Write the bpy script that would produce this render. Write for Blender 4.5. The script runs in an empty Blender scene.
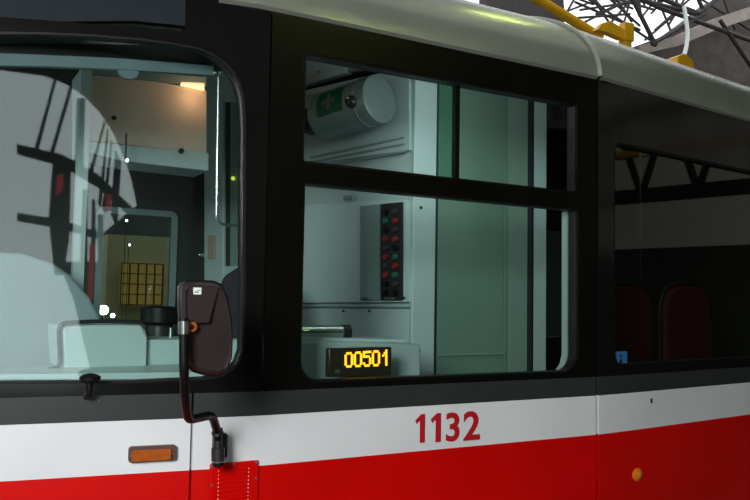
import bpy, bmesh, math, random
from mathutils import Vector, Matrix
random.seed(4)
S = bpy.context.scene
COL = S.collection
EYE = 1.85                      # camera height above the depot floor
# ------------------------------------------------------------------ camera
cam_d = bpy.data.cameras.new('camera'); cam = bpy.data.objects.new('camera', cam_d); COL.objects.link(cam)
FPX = 800.0
yaw, pitch, roll = map(math.radians, (29.9, 3.75, .97))
fwd = Vector((math.sin(yaw)*math.cos(pitch), math.cos(yaw)*math.cos(pitch), math.sin(pitch)))
r0 = Vector((math.cos(yaw), -math.sin(yaw), 0)); u0 = r0.cross(fwd)
rgt = r0*math.cos(roll) + u0*math.sin(roll); upv = -r0*math.sin(roll) + u0*math.cos(roll)
CAM = Vector((0, -2.4, EYE))
m = Matrix((rgt, upv, -fwd)).transposed().to_4x4(); m.translation = CAM
cam.matrix_world = m
cam_d.sensor_width = 36; cam_d.lens = FPX/750*36; cam_d.clip_start = .05; cam_d.clip_end = 200
S.camera = cam
# ------------------------------------------------------------------ sky and light
S.view_settings.view_transform = 'Standard'; S.view_settings.look = 'None'
S.view_settings.gamma = 1; S.view_settings.exposure = 0
w = bpy.data.worlds.new('sky'); S.world = w; w.use_nodes = True
w.node_tree.nodes['Background'].inputs[0].default_value = (.93, .97, 1, 1)
w.node_tree.nodes['Background'].inputs[1].default_value = 1.6

def area(name, loc, target, sx, sy, power, col):
    l = bpy.data.lights.new(name, 'AREA'); l.shape = 'RECTANGLE'; l.size = sx; l.size_y = sy
    l.energy = power; l.color = col
    o = bpy.data.objects.new(name, l); COL.objects.link(o); o.location = loc
    o.rotation_euler = (Vector(target)-Vector(loc)).to_track_quat('-Z', 'Y').to_euler()
    return o
area('depot_door_daylight', (-1.75, -3.2, EYE+1.0), (.6, 0, EYE-.3), 1.1, 1.1, 190, (1.0, .98, .95))
area('roof_glazing_daylight', (5, 1.5, 8.2), (5, 1.4, 0), 8, 5, 90, (.95, 1, .90))
area('cab_windscreen_daylight', (-.45, 1.0, EYE+.30), (1.7, 1.5, EYE), 1.1, .9, 4.5, (.92, 1, .98))
area('cabinet_fill_light', (1.98, .10, EYE+.88), (2.15, .9, EYE+.72), .55, .06, 3.0, (.92, 1, .98))  # added fill, hidden behind the window surround, brightens the cabinet fronts
area('rear_saloon_fill', (3.4, 1.3, EYE+1.2), (3.3, .6, EYE-.2), .8, .3, 1.6, (1, 1, .85))  # added dim fill so the dark red seats show

# ------------------------------------------------------------------ materials
def mat(name, col, rough=.5, metal=0, noise=0, scale=8, emit=None, estr=0, spec=.5, bump=0, coat=0):
    M = bpy.data.materials.new(name); M.use_nodes = True
    nt = M.node_tree; b = nt.nodes['Principled BSDF']
    b.inputs['Base Color'].default_value = (*col, 1); b.inputs['Roughness'].default_value = rough
    b.inputs['Metallic'].default_value = metal; b.inputs['Specular IOR Level'].default_value = spec
    b.inputs['Coat Weight'].default_value = coat; b.inputs['Coat Roughness'].default_value = .06
    tc = nt.nodes.new('ShaderNodeTexCoord'); nz = nt.nodes.new('ShaderNodeTexNoise')
    nz.inputs['Scale'].default_value = scale; nz.inputs['Detail'].default_value = 4
    nt.links.new(tc.outputs['Object'], nz.inputs['Vector'])
    if noise:
        r = nt.nodes.new('ShaderNodeMapRange'); r.inputs['From Min'].default_value = .3; r.inputs['From Max'].default_value = .7
        r.inputs['To Min'].default_value = 1-noise; r.inputs['To Max'].default_value = 1+noise*.4
        h = nt.nodes.new('ShaderNodeHueSaturation'); h.inputs['Color'].default_value = (*col, 1)
        nt.links.new(nz.outputs['Fac'], r.inputs['Value']); nt.links.new(r.outputs[0], h.inputs['Value'])
        nt.links.new(h.outputs[0], b.inputs['Base Color'])
    if bump:
        bp = nt.nodes.new('ShaderNodeBump'); bp.inputs['Strength'].default_value = bump; bp.inputs['Distance'].default_value = .02
        nt.links.new(nz.outputs['Fac'], bp.inputs['Height']); nt.links.new(bp.outputs[0], b.inputs['Normal'])
    if emit:
        b.inputs['Emission Color'].default_value = (*emit, 1); b.inputs['Emission Strength'].default_value = estr
    return M
def glass(name, tint, ior=1.5, gloss=(1, 1, 1)):
    M = bpy.data.materials.new(name); M.use_nodes = True; nt = M.node_tree
    for n in list(nt.nodes): nt.nodes.remove(n)
    o = nt.nodes.new('ShaderNodeOutputMaterial'); mx = nt.nodes.new('ShaderNodeMixShader')
    t = nt.nodes.new('ShaderNodeBsdfTransparent'); g = nt.nodes.new('ShaderNodeBsdfGlossy'); f = nt.nodes.new('ShaderNodeFresnel')
    t.inputs[0].default_value = (*tint, 1); g.inputs[0].default_value = (*gloss, 1); g.inputs['Roughness'].default_value = .02
    ge = nt.nodes.new('ShaderNodeNewGeometry'); mr = nt.nodes.new('ShaderNodeMapRange')
    mr.inputs['To Min'].default_value = ior; mr.inputs['To Max'].default_value = 1/ior      # same reflectance at the pane's front and back face
    nt.links.new(ge.outputs['Backfacing'], mr.inputs['Value']); nt.links.new(mr.outputs[0], f.inputs[0])
    nt.links.new(f.outputs[0], mx.inputs[0]); nt.links.new(t.outputs[0], mx.inputs[1]); nt.links.new(g.outputs[0], mx.inputs[2])
    nt.links.new(mx.outputs[0], o.inputs[0]); return M
M = dict(
 red=mat('red_paint', (.60, .0015, .0005), .35, noise=.10, scale=3, coat=.0, spec=.25),
 white=mat('white_paint', (.72, .76, .80), .38, noise=.07, scale=2.5, coat=.2),
 dgrey=mat('dark_grey_paint', (.026, .032, .033), .4, noise=.12, scale=5),
 black=mat('black_glazing_paint', (.006, .0065, .006), .12, noise=.2, scale=4),
 olive=mat('black_with_reflected_olive', (.003, .003, .002), .25, noise=.25, scale=5),  # black pillar, a reflection's olive tint put into its colour
 roof=mat('silver_grey_roof_paint', (.46, .50, .44), .26, metal=.35, noise=.08, scale=3, coat=.15),
 rubber=mat('black_rubber', (.004, .004, .004), .45, noise=.2, spec=.25),
 bluegrey=mat('blue_grey_display_glass', (.020, .026, .034), .12, noise=.15, scale=2),
 gapm=mat('joint_black_rubber', (.004, .004, .004), .8, noise=.1),  # near-black rubber for the body joints and flap edge
 pale=mat('pale_interior_panel', (.43, .51, .515), .45, noise=.06, scale=3),
 pale2=mat('pale_interior_door', (.50, .60, .605), .4, noise=.05, scale=3),
 green=mat('green_grey_curtain', (.17, .265, .215), .7, noise=.08, scale=2),
 green2=mat('lighter_green_panel', (.25, .35, .30), .6, noise=.06, scale=3),
 slate=mat('slate_grey_panel', (.20, .27, .27), .5, noise=.08),
 dark=mat('dark_plastic', (.015, .015, .016), .45, noise=.2),
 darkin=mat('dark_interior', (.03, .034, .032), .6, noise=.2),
 seat=mat('dark_purple_seat_cloth', (.035, .022, .035), .8, noise=.3, scale=40),
 rseat=mat('dark_red_seat_cloth', (.10, .008, .012), .8, noise=.3, scale=40),
 steel=mat('bright_steel', (.55, .60, .58), .2, metal=.9, noise=.05),
 mirror_back=mat('brown_black_mirror_shell', (.030, .021, .022), .35, noise=.15, scale=12),
 amber=mat('amber_lens', (.42, .10, .012), .2, noise=.2, scale=60, coat=.5),
 amber2=mat('orange_marker_lens', (.75, .22, .01), .25, noise=.1, scale=60, coat=.5),
 brown=mat('brown_lamp_base', (.10, .045, .035), .5, noise=.2, scale=30),
 numred=mat('red_number_vinyl', (.45, .01, .015), .4, noise=.05),
 tan=mat('tan_bulkhead_panel', (.60, .50, .42), .5, noise=.06),
 signgreen=mat('green_first_aid_sign', (.01, .22, .10), .5, noise=.05),
 signwhite=mat('white_print', (.8, .85, .83), .5, noise=.03),
 bluest=mat('blue_sticker', (.03, .16, .42), .5, noise=.1, emit=None),
 amber_bar=mat('brown_window_bars', (.12, .07, .02), .8, noise=.1),
 barm=mat('grey_blind_bar', (.15, .19, .21), .4, noise=.08),
 hoodm=mat('grey_hood_plastic', (.27, .33, .36), .5, noise=.08),
 brownlit=mat('pale_brown_girder_paint', (.33, .28, .24), .7, noise=.25, scale=3),
 yellow=mat('yellow_steel_paint', (.80, .42, .01), .45, noise=.12, scale=6),
 truss=mat('dark_rusty_steel', (.035, .028, .026), .7, noise=.3, scale=5),
 brownroof=mat('brown_roof_boards', (.07, .055, .045), .8, noise=.4, scale=3),
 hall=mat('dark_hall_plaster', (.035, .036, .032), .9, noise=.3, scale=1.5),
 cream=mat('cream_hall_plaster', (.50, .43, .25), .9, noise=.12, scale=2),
 floor=mat('concrete_floor', (.12, .12, .11), .8, noise=.3, scale=1.5),
 led=mat('lit_amber_led', (.8, .5, .02), .5, emit=(1.0, .36, .012), estr=2.3, noise=.02),
 ledcase=mat('display_case', (.03, .022, .018), .3, noise=.1),
 tube=mat('lit_lamp_tube', (.9, 1, .5), .5, emit=(.85, 1.0, .25), estr=70, noise=.02),
 warm=mat('lit_warm_lamp', (1, .6, .3), .5, emit=(1, .55, .28), estr=2.0, noise=.02),
 head=mat('lit_head_lamp', (1, 1, 1), .5, emit=(.9, 1, 1), estr=12, noise=.02),
 greylit=mat('dull_daylight_glazing', (.05, .05, .05), .8, emit=(1.0, 1.0, .88), estr=.15, noise=.3, scale=.4),
 amberlit=mat('lit_amber_window', (.3, .2, .05), .8, emit=(1, .60, .14), estr=.14, noise=.2, scale=1.4),
 glass=glass('green_tinted_glass', (.865, .94, .925)),
 dglass=glass('dark_tinted_glass', (.66, .70, .64)),
)

# ------------------------------------------------------------------ geometry helpers
def yb(x):                                     # plan curve of the tram side: it tapers gently at both ends
    if x < .95:
        t = .95-x; return .15*t*min(1, t/.12*.5+.5) + max(0, -.1-x)**2*.8
    if x > 2.48: return .12*(x-2.48)
    return 0.0
def ray(px, py): return fwd + rgt*((px-375)/FPX) - upv*((py-250)/FPX)
def onside(px, py, off=0):                     # point of the tram side skin -> (x, z)
    v = ray(px, py); Y = off
    for _ in range(12):
        t = (Y+2.4)/v.y; Y = yb(v.x*t)+off
    return v.x*t, EYE+v.z*t
def onY(px, py, Y):
    v = ray(px, py); t = (Y+2.4)/v.y; return Vector((v.x*t, Y, EYE+v.z*t))
class Frame:                                   # an upright plane: origin and heading
    def __init__(s, origin, ang): s.o = Vector(origin); s.a = ang; s.ex = Vector((math.cos(ang), math.sin(ang), 0)); s.ey = Vector((-math.sin(ang), math.cos(ang), 0))
    def pix(s, px, py, dep=0):
        v = ray(px, py); q = s.o + s.ey*dep
        t = (q-CAM).dot(s.ey)/v.dot(s.ey); p = CAM+v*t-s.o
        return p.dot(s.ex), p.z
def link(name, me, m_, parent=None):
    o = bpy.data.objects.new(name, me); COL.objects.link(o)
    for k in (m_ if isinstance(m_, (list, tuple)) else [m_]): me.materials.append(k)
    if parent: o.parent = parent
    return o
def obj(name, bm, m_, parent=None, smooth=True, bevel=0):
    bmesh.ops.recalc_face_normals(bm, faces=bm.faces)
    me = bpy.data.meshes.new(name); bm.to_mesh(me); bm.free()
    if smooth:
        for p in me.polygons: p.use_smooth = True
        me.set_sharp_from_angle(angle=math.radians(38))
    o = link(name, me, m_, parent)
    if bevel:
        b = o.modifiers.new('bevel', 'BEVEL'); b.width = bevel; b.segments = 3; b.limit_method = 'ANGLE'; b.harden_normals = False
    return o
def tag(o, label=None, cat=None, group=None, kind=None):
    if label: o['label'] = label
    if cat: o['category'] = cat
    if group: o['group'] = group
    if kind: o['kind'] = kind
    return o
def empty(name, loc=(0, 0, 0), rz=0):
    o = bpy.data.objects.new(name, None); COL.objects.link(o); o.location = loc; o.rotation_euler.z = rz; o.empty_display_size = .1
    return o
def box(bm, x0, x1, y0, y1, z0, z1, mi=0):
    vs = [bm.verts.new((x, y, z)) for x in (x0, x1) for y in (y0, y1) for z in (z0, z1)]
    for f in ((0, 1, 3, 2), (4, 6, 7, 5), (0, 4, 5, 1), (2, 3, 7, 6), (0, 2, 6, 4), (1, 5, 7, 3)):
        bm.faces.new([vs[i] for i in f]).material_index = mi
    return vs
def rrect(x0, x1, z0, z1, r, n=6):
    rs = r if isinstance(r, (list, tuple)) else [r]*4     # bl, br, tr, tl
    out = []
    for (cx, cz, a0, q) in ((x0, z0, 180, rs[0]), (x1, z0, 270, rs[1]), (x1, z1, 0, rs[2]), (x0, z1, 90, rs[3])):
        ccx = cx + (q if cx == x0 else -q); ccz = cz + (q if cz == z0 else -q)
        if q <= 0: out.append((cx, cz)); continue
        for k in range(n+1):
            a = math.radians(a0+90*k/n); out.append((ccx+q*math.cos(a), ccz+q*math.sin(a)))
    return out
def plate(bm, loops, y0, y1, curve=None, zcuts=(), mats=None, xstep=.12):
    """closed slab from outline loops in (x, z), holes allowed; front face at y0, back at y1."""
    b = bmesh.new()
    for lp in loops:
        vs = [b.verts.new((x, 0, z)) for x, z in lp]
        for i in range(len(vs)): b.edges.new((vs[i-1], vs[i]))
    bmesh.ops.triangle_fill(b, edges=b.edges[:], use_beauty=True, use_dissolve=False)
    if curve:
        x0 = min(v.co.x for v in b.verts); x1 = max(v.co.x for v in b.verts); n = int((x1-x0)/xstep)+1
        for i in range(1, n):
            x = x0+(x1-x0)*i/n
            bmesh.ops.bisect_plane(b, geom=b.verts[:]+b.edges[:]+b.faces[:], plane_co=(x, 0, 0), plane_no=(1, 0, 0), dist=1e-5)
    for z in zcuts:
        bmesh.ops.bisect_plane(b, geom=b.verts[:]+b.edges[:]+b.faces[:], plane_co=(0, 0, z), plane_no=(0, 0, 1), dist=1e-5)
    if mats:
        for f in b.faces:
            f.material_index = mats(f.calc_center_median())
    ex = bmesh.ops.extrude_face_region(b, geom=b.faces[:], use_keep_orig=True)
    new = {v for v in ex['geom'] if isinstance(v, bmesh.types.BMVert)}
    for v in b.verts:
        d = y1 if v in new else y0
        v.co.y = (curve(v.co.x) if curve else 0) + d
    me = bpy.data.meshes.new('t'); b.to_mesh(me); b.free(); bm.from_mesh(me); bpy.data.meshes.remove(me)
    return bm
def tube(bm, pts, r, seg=12, caps=True, mi=0):
    pts = [Vector(p) for p in pts]; rings = []
    prev = None
    for i, p in enumerate(pts):
        t = ((pts[i+1] if i+1 < len(pts) else p) - (pts[i-1] if i else p)).normalized()
        if prev is None:
            a = Vector((0, 0, 1)) if abs(t.z) < .9 else Vector((1, 0, 0)); n = t.cross(a).normalized()
        else: n = (prev - t*prev.dot(t)).normalized()
        prev = n; bn = t.cross(n); rr = r[i] if isinstance(r, (list, tuple)) else r
        rings.append([bm.verts.new(p+(n*math.cos(2*math.pi*k/seg)+bn*math.sin(2*math.pi*k/seg))*rr) for k in range(seg)])
    for a, b in zip(rings, rings[1:]):
        for k in range(seg): bm.faces.new((a[k], a[(k+1) % seg], b[(k+1) % seg], b[k])).material_index = mi
    if caps: bm.faces.new(rings[0][::-1]).material_index = mi; bm.faces.new(rings[-1]).material_index = mi
    return bm
def smoothpath(pts, rad=.03, n=5):
    pts = [Vector(p) for p in pts]; out = [pts[0]]
    for a, b, c in zip(pts, pts[1:], pts[2:]):
        u = (a-b); v = (c-b); q = min(rad, u.length*.45, v.length*.45)
        s = b+u.normalized()*q; e = b+v.normalized()*q
        for k in range(n+1):
            t = k/n; out.append(s*(1-t)**2+b*2*t*(1-t)+e*t*t)
    out.append(pts[-1]); return out
def disc(bm, c, axis, r, h, seg=20, dome=0):
    axis = Vector(axis).normalized(); c = Vector(c)
    pr = [(0, r), (h*.7, r), (h, r*.85)]
    if dome: pr += [(h+dome*.6, r*.55), (h+dome, r*.02)]
    tube(bm, [c+axis*a for a, _ in pr], [b for _, b in pr], seg)
def B(): return bmesh.new()

# ------------------------------------------------------------------ the depot hall (setting)
def struct(o): o['kind'] = 'structure'; return o
b = B(); box(b, -9, 24, -14, 16, -.2, 0); struct(obj('floor', b, M['floor'], smooth=False))
b = B(); box(b, -9, 24, -14.2, -14, 0, 9); struct(obj('wall_front', b, M['hall'], smooth=False))
b = B(); box(b, -9.2, -9, -14, 16, 0, 9); struct(obj('wall_left', b, M['hall'], smooth=False))
b = B()
box(b, 24, 24.2, -14, 16, 0, 9)
struct(obj('wall_right', b, M['hall'], smooth=False))
# back wall, with the cream lit piece seen through the cab
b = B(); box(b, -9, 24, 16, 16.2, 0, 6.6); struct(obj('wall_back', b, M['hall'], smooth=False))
p0 = onY(108, 234, 9); p1 = onY(166, 400, 9)
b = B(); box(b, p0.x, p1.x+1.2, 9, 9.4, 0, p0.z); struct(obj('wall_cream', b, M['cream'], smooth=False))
q0 = onY(121, 263, 8.95); q1 = onY(161, 305, 8.95)
b = B(); box(b, q0.x, q1.x, 8.93, 8.99, q1.z, q0.z)
win2 = struct(obj('window_2', b, M['amberlit'], smooth=False))
b = B()
for i in range(6):
    x = q0.x+(q1.x-q0.x)*i/5; box(b, x-.006, x+.006, 8.88, 8.93, q1.z, q0.z)
for i in range(5):
    z = q1.z+(q0.z-q1.z)*i/4; box(b, q0.x, q1.x, 8.88, 8.93, z-.007, z+.007)
tag(obj('glazing_bars', b, M['amber_bar'], win2, smooth=False))
b = B(); box(b, -9, 24, -14, 5.5, 9, 9.2); struct(obj('ceiling', b, M['hall'], smooth=False))
# slanted glazed roof with lattice, upper right of the view
pl = Frame((0, 12, EYE), 0)
b = B()
a0 = onY(585, 60, 12.0); 
brown = [onY(*q, 12) for q in ((560, 90), (600, 58), (625, 50), (645, 43), (672, 33), (690, 20), (712, 2), (800, -40), (800, 190), (590, 150))]
lp = [(p.x, p.z) for p in brown]
plate(b, [lp], 12.0, 12.4)
struct(obj('trim_1', b, M['brownroof'], smooth=False))
b = B(); plate(b, [[(onY(x, y, 12).x, onY(x, y, 12).z) for x, y in ((500, -30), (577, -30), (578, -2), (580, 12), (560, 60), (500, 60))]], 12.5, 12.8); struct(obj('trim_3', b, M['truss'], smooth=False))
def bar(bm, a, c, r): tube(bm, [a, c], r, 6)
def lattice(bm, segs, Y, r):
    for (x0, y0, x1, y1) in segs: bar(bm, onY(x0, y0, Y), onY(x1, y1, Y), r)
trs = [
 ('far', 11.6, .032, [(575, -10, 650, 40), (600, -10, 640, 26), (612, -8, 632, 22), (596, 14, 640, -4), (585, 22, 625, 2), (640, -10, 606, 28), (655, -8, 672, 34), (668, 26, 690, -10), (575, 2, 640, 30), (580, 10, 660, -2), (690, -8, 750, 30), (720, -10, 735, 30),
   (590, -6, 610, 24), (576, 18, 630, 14), (620, 0, 655, 10), (645, 40, 680, 10), (655, 30, 700, -10)]),
 ('near', 10.4, .055, [(626, -14, 656, 46), (610, -16, 660, 8), (660, 8, 760, 44), (690, -20, 704, 12), (698, 14, 740, -20), (640, -10, 700, 14), (652, 44, 704, 14), (720, 20, 760, 80), (636, -16, 640, 16), (696, 14, 640, 0)]),
]
for nm, Y, r, segs in trs:
    b = B(); lattice(b, segs, Y, r)
    tag(obj('roof_truss', b, M['truss']),
        'thinner dark steel lattice close against the bright roof glazing' if nm == 'far' else 'thicker dark steel truss crossing in front of the lattice at top right', 'truss')
b = B(); plate(b, [[(onY(x, y, 11.2).x, onY(x, y, 11.2).z) for x, y in ((638, 46), (676, 36), (716, 18), (800, -10), (800, 2), (716, 30), (678, 46), (642, 54))]], 11.2, 11.35)
tag(obj('crane_girder', b, M['brownlit'], smooth=False), 'pale brown girder slanting in front of the dark roof boards at top right', 'girder')
b = B()
rnd = random.Random(9)
for k in range(16):
    x = 560+rnd.random()*130; y = -6+rnd.random()*24; a = rnd.random()*3.1
    bar(b, onY(x-14*math.cos(a), y-14*math.sin(a), 12.2), onY(x+14*math.cos(a), y+14*math.sin(a), 12.2), .03)
struct(obj('trim_2', b, M['truss']))
b = B(); tube(b, smoothpath([onY(684, 6, 10.3), onY(688, 34, 10.3), onY(686, 50, 10.3), onY(680, 66, 10.3)], .3), .05, 8)
tag(obj('hanging_cable', b, M['signwhite']), 'pale cable hanging down in front of the dark brown roof boards', 'cable')
# yellow work platform pieces rising behind the tram roof
def post(x, ztop, Y):
    b = B(); box(b, x-.05, x+.05, Y-.05, Y+.05, 0, ztop); return b
for px, py, lab in ((625, 26, 'tall yellow bracket with side arm behind the tram roof'), (680, 58, 'low yellow cap just showing over the roof at far right')):
    t = onY(px, py, 3.6)
    e = empty('platform_post', (t.x, 3.6, 0)); tag(e, lab, 'post')
    b = B(); box(b, -.05, .05, -.05, .05, 0, t.z-.02); obj('post_tube', b, M['yellow'], e, bevel=.006)
    if px == 625:
        L = lambda x, y: (onY(x, y, 3.6).x-t.x, onY(x, y, 3.6).z)
        b = B(); plate(b, [[L(594, 31), L(600, 24), L(608, 22), L(620, 29), L(620, 40), L(604, 33)]], -.04, .04)
        obj('bracket_arm', b, M['yellow'], e, bevel=.006)
        b = B(); plate(b, [[L(621, 23), L(630, 25), L(630, 43), L(621, 41)]], -.06, .03); obj('bracket_plate', b, M['yellow'], e, bevel=.006)
    else:
        b = B(); plate(b, [[(-.14, t.z-.16), (-.13, t.z-.02), (-.02, t.z+.03), (.12, t.z-.02), (.16, t.z-.16)]], -.08, .08)
        obj('post_cap', b, M['yellow'], e, bevel=.01)
b = B(); a = onY(526, -8, 3.75); c = onY(580, 25, 3.75)
tube(b, [a+(a-c)*1.2, a, c, c+(c-a)*.4], .055, 10)
e = obj('yellow_rail', b, M['yellow']); tag(e, 'yellow diagonal rail sloping down behind the middle of the roof edge', 'rail')
# end-wall glazing and truss behind the photographer (mirrored in the dark rear window)
b = B(); box(b, 16.0, 16.1, -12, -1, EYE+1.3, EYE+5.5); w3 = struct(obj('window_3', b, M['greylit'], smooth=False))
b = B(); box(b, 16.1, 16.3, -14, 0, 0, 9); struct(obj('wall_end', b, M['hall'], smooth=False))
e = empty('roof_truss', (14.2, -6, EYE)); tag(e, 'dark steel truss mirrored in the black rear window glass', 'truss')
b = B()
for z in (2.2, 3.9): box(b, -.12, .12, -6, 6, z-.13, z+.13)
obj('chord', b, M['truss'], e)
b = B()
for k in range(-5, 6):
    y = k*1.15
    tube(b, [(0, y, 2.2), (0, y+(.575), 3.9)], .08, 6); tube(b, [(0, y, 2.2), (0, y-.575, 3.9)], .08, 6)
obj('web_member', b, M['truss'], e)
b = B(); box(b, 12.9, 13.1, -10, -2, EYE+2.75, EYE+2.87)
tag(obj('crane_beam', b, M['yellow']), 'thin yellow beam mirrored above the truss in the rear window', 'beam')

# ------------------------------------------------------------------ the tram
T = empty('tram', (1.7, 1.2, 0)); tag(T, 'red and white tram with grey roof and black window band filling the view', 'tram')
TI = Matrix.Translation(-Vector((1.7, 1.2, 0)))
def part(name, b, m_, parent=None, **k):
    """part built in world coordinates, parented to the tram (or one of its parts)."""
    b.transform(TI) if parent is None else b.transform(Matrix.Translation(-wloc(parent)))
    return obj(name, b, m_, parent or T, **k)
def wloc(o):
    v = Vector(o.location)
    while o.parent: o = o.parent; v = v + Vector(o.location)
    return v
Z = lambda rel: EYE+rel
XL, XR, J1, J2 = -.75, 5.4, onside(191.3, 450)[0], 2.44
z_grey, z_white, z_red, z_bot = Z(-.288), Z(-.364), Z(-.521), Z(-1.35)
def bands(c): return 2 if c.z > z_white else (1 if c.z > z_red else 0)
side_mats = [M['red'], M['white'], M['dgrey']]
for (x0, x1) in ((XL, J1-.004), (J1+.004, J2-.010), (J2+.008, XR)):
    b = B(); plate(b, [[(x0, z_bot), (x1, z_bot), (x1, z_grey), (x0, z_grey)]], 0, .03, yb, (z_white, z_red), bands)
    part('side_panel', b, side_mats)
for x in (J1, J2):
    b = B(); box(b, x-.014, x+.014, .026+yb(x), .06+yb(x), z_bot, Z(.93) if x == J2 else z_grey); part('joint_seal', b, M['gapm'])
# black window surrounds with their openings
cabL = -.45
W = onside(245, 220)[0]
cab_open = [(cabL, Z(-.24))] + [onside(*q) for q in ((44, 384), (140, 383), (205, 380), (222, 377), (233, 371), (240, 363), (244.5, 350), (245.5, 300), (245.5, 120), (244, 97), (240, 82), (234, 71), (225, 61), (213, 52.5), (198, 46.5), (170, 41.5), (140, 37.5), (90, 33.5), (44, 31.5), (0, 31))] + [(cabL, Z(.68))]
b = B(); plate(b, [[(XL, z_grey), (.972, z_grey), (.972, Z(.955)), (.78, Z(.955)), (.78, Z(.84)), (.70, Z(.84)), (XL, Z(.75))], cab_open], 0, .035, yb)
fs = part('window_surround', b, M['black'])
b = B(); plate(b, [[(XL, Z(.755)), (.30, Z(.812)), (.55, Z(.852)), (.70, Z(.858)), (.70, Z(1.25)), (XL, Z(1.25))]], .004, .035, yb)
part('display_panel', b, M['bluegrey'])
b = B(); plate(b, [[(.70, Z(.84)), (.78, Z(.84)), (.78, Z(.955)), (.80, Z(.955)), (.80, Z(1.25)), (.70, Z(1.25))]], .003, .035, yb)
part('corner_panel', b, M['black'])
W0, W1 = 1.103, 2.334
up = rrect(W0-.008, W1-.006, Z(.457), Z(.831), .012, 2)
lo = rrect(W0, W1, Z(-.268), Z(.396), [.075, .075, .012, .012])
b = B(); plate(b, [[(.978, z_grey), (J2-.006, z_grey), (J2-.006, Z(.955)), (.978, Z(.955))], up, lo], 0, .035, yb)
part('window_surround', b, M['olive'])
rw = rrect(2.545, 4.05, Z(-.25), Z(.70), .05)
b = B(); plate(b, [[(J2+.006, z_grey), (XR, z_grey), (XR, Z(.955)), (J2+.006, Z(.955))], rw], 0, .035, yb)
part('window_surround', b, M['black'])
# window frames, seals and panes
def shrink(lp, d):
    n = len(lp); cx = sum(p[0] for p in lp)/n; cz = sum(p[1] for p in lp)/n; out = []
    for i in range(n):
        a, c, q = lp[i-1], lp[i], lp[(i+1) % n]
        t1 = Vector((c[0]-a[0], c[1]-a[1])).normalized(); t2 = Vector((q[0]-c[0], q[1]-c[1])).normalized()
        nn = Vector((-(t1+t2).y, (t1+t2).x)).normalized()
        out.append((c[0]+nn.x*d, c[1]+nn.y*d))
    return out
def window(loop, seal, gm, yoff=.012, sealw=.012):
    inner = shrink(loop, seal)
    b = B(); plate(b, [loop, inner], .004, .05, yb); wn = part('window_frame', b, M['rubber'])
    b = B(); plate(b, [shrink(loop, seal*.5)], yoff+.012, yoff+.018, yb); b.transform(Matrix.Translation(-wloc(wn)))
    obj('pane', b, gm, wn, smooth=False); return wn
cabwin = window(cab_open, .007, M['glass'])
uw = window(up, .009, M['glass']); lw = window(lo, .008, M['glass'])
rwin = window(rw, .01, M['dglass'])
# sliding light: second pane and its black edge in the upper window
sx0, sz = onside(461.5, 120)
b = B(); plate(b, [[(sx0-.004, Z(.46)), (sx0+.014, Z(.46)), (sx0+.014, Z(.828)), (sx0-.004, Z(.828))]], .03, .055)
part('sliding_frame', b, M['rubber'])
g0 = onside(447, 120)[0]
b = B(); plate(b, [[(g0, Z(.46)), (sx0, Z(.46)), (sx0, Z(.828)), (g0, Z(.828))]], .042, .047); part('sliding_pane', b, glass('deep_green_glass', (.74, .93, .86)), smooth=False)
# inner pale frame strip at right end of the lower window
x, _ = onside(573.5, 300); 
b = B(); plate(b, [[(W1-.006, Z(-.20)), (W1-.006, Z(.39)), (W1+.012, Z(.39)), (W1+.012, Z(-.255)), (W1-.04, Z(-.262)), (W1-.018, Z(-.24))]], .06, .09)
part('inner_trim', b, M['pale'])
# roof cowls: curved grey panels
def roofpart(x0, x1, nm, lowz=.957, a=1.25, bh=.50, mm='roof', dropf=None):
    b = B(); n = max(2, int((x1-x0)/.12)); rows = []
    N = 22
    for i in range(n+1):
        x = x0+(x1-x0)*i/n; row = []
        for th, dd in [(th, 0) for th in range(N+1)] :
            t = math.pi/2*(th/N)
            row.append(b.verts.new((x, yb(x)-.014+a*(1-math.cos(t)), Z(lowz)+bh*math.sin(t))))
        lip = b.verts.new((x, yb(x)-.002, Z(lowz-.010))); row.insert(0, lip)
        lip2 = b.verts.new((x, yb(x)+.05, Z(lowz-.010))); row.insert(0, lip2)
        rows.append(row)
    for r1, r2 in zip(rows, rows[1:]):
        for k in range(len(r1)-1): b.faces.new((r1[k], r2[k], r2[k+1], r1[k+1]))
    bmesh.ops.solidify(b, geom=b.faces[:], thickness=.02)
    return part(nm, b, M[mm])
roofpart(XL, .80, 'roof_panel', 1.22, 1.2, .28)
# slim rounded end of the middle cowl, whose rim catches the light
rp = roofpart(.80, J2-.008, 'roof_panel')
roofpart(J2+.008, XR, 'roof_panel')
b = B(); pts = []
for th in range(0, 15):
    t = math.pi/2*(th/22); pts.append((J2, yb(J2)-.018+1.25*(1-math.cos(t)), Z(.957)+.50*math.sin(t)))
tube(b, pts, .011, 8); part('roof_joint_bead', b, M['roof'])
b = B(); tube(b, [(x, yb(x)+.012, Z(.948)) for x in [.80+i*.12 for i in range(38)]], .013, 8); part('gutter_seal', b, M['rubber'])
# end caps, far side wall, inner ceiling, floor
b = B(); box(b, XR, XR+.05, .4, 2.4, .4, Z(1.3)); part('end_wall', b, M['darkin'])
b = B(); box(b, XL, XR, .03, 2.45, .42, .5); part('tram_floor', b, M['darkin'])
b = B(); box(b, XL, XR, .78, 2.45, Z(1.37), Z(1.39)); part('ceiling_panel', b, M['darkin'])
FY = 2.42
fp = onY(99, 208, FY); fq = onY(166, 400, FY)
far_open = rrect(fp.x, fq.x, fq.z, fp.z, .05)
far2 = rrect(2.9, 4.6, Z(-.25), Z(.6), .05)
far3 = rrect(1.95, 2.7, Z(-.25), Z(.6), .05)
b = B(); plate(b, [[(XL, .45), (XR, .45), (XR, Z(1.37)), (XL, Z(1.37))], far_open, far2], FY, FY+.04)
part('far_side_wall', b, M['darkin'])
b = B(); plate(b, [far_open], FY+.02, FY+.026); part('far_pane', b, M['glass'], smooth=False)
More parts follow.
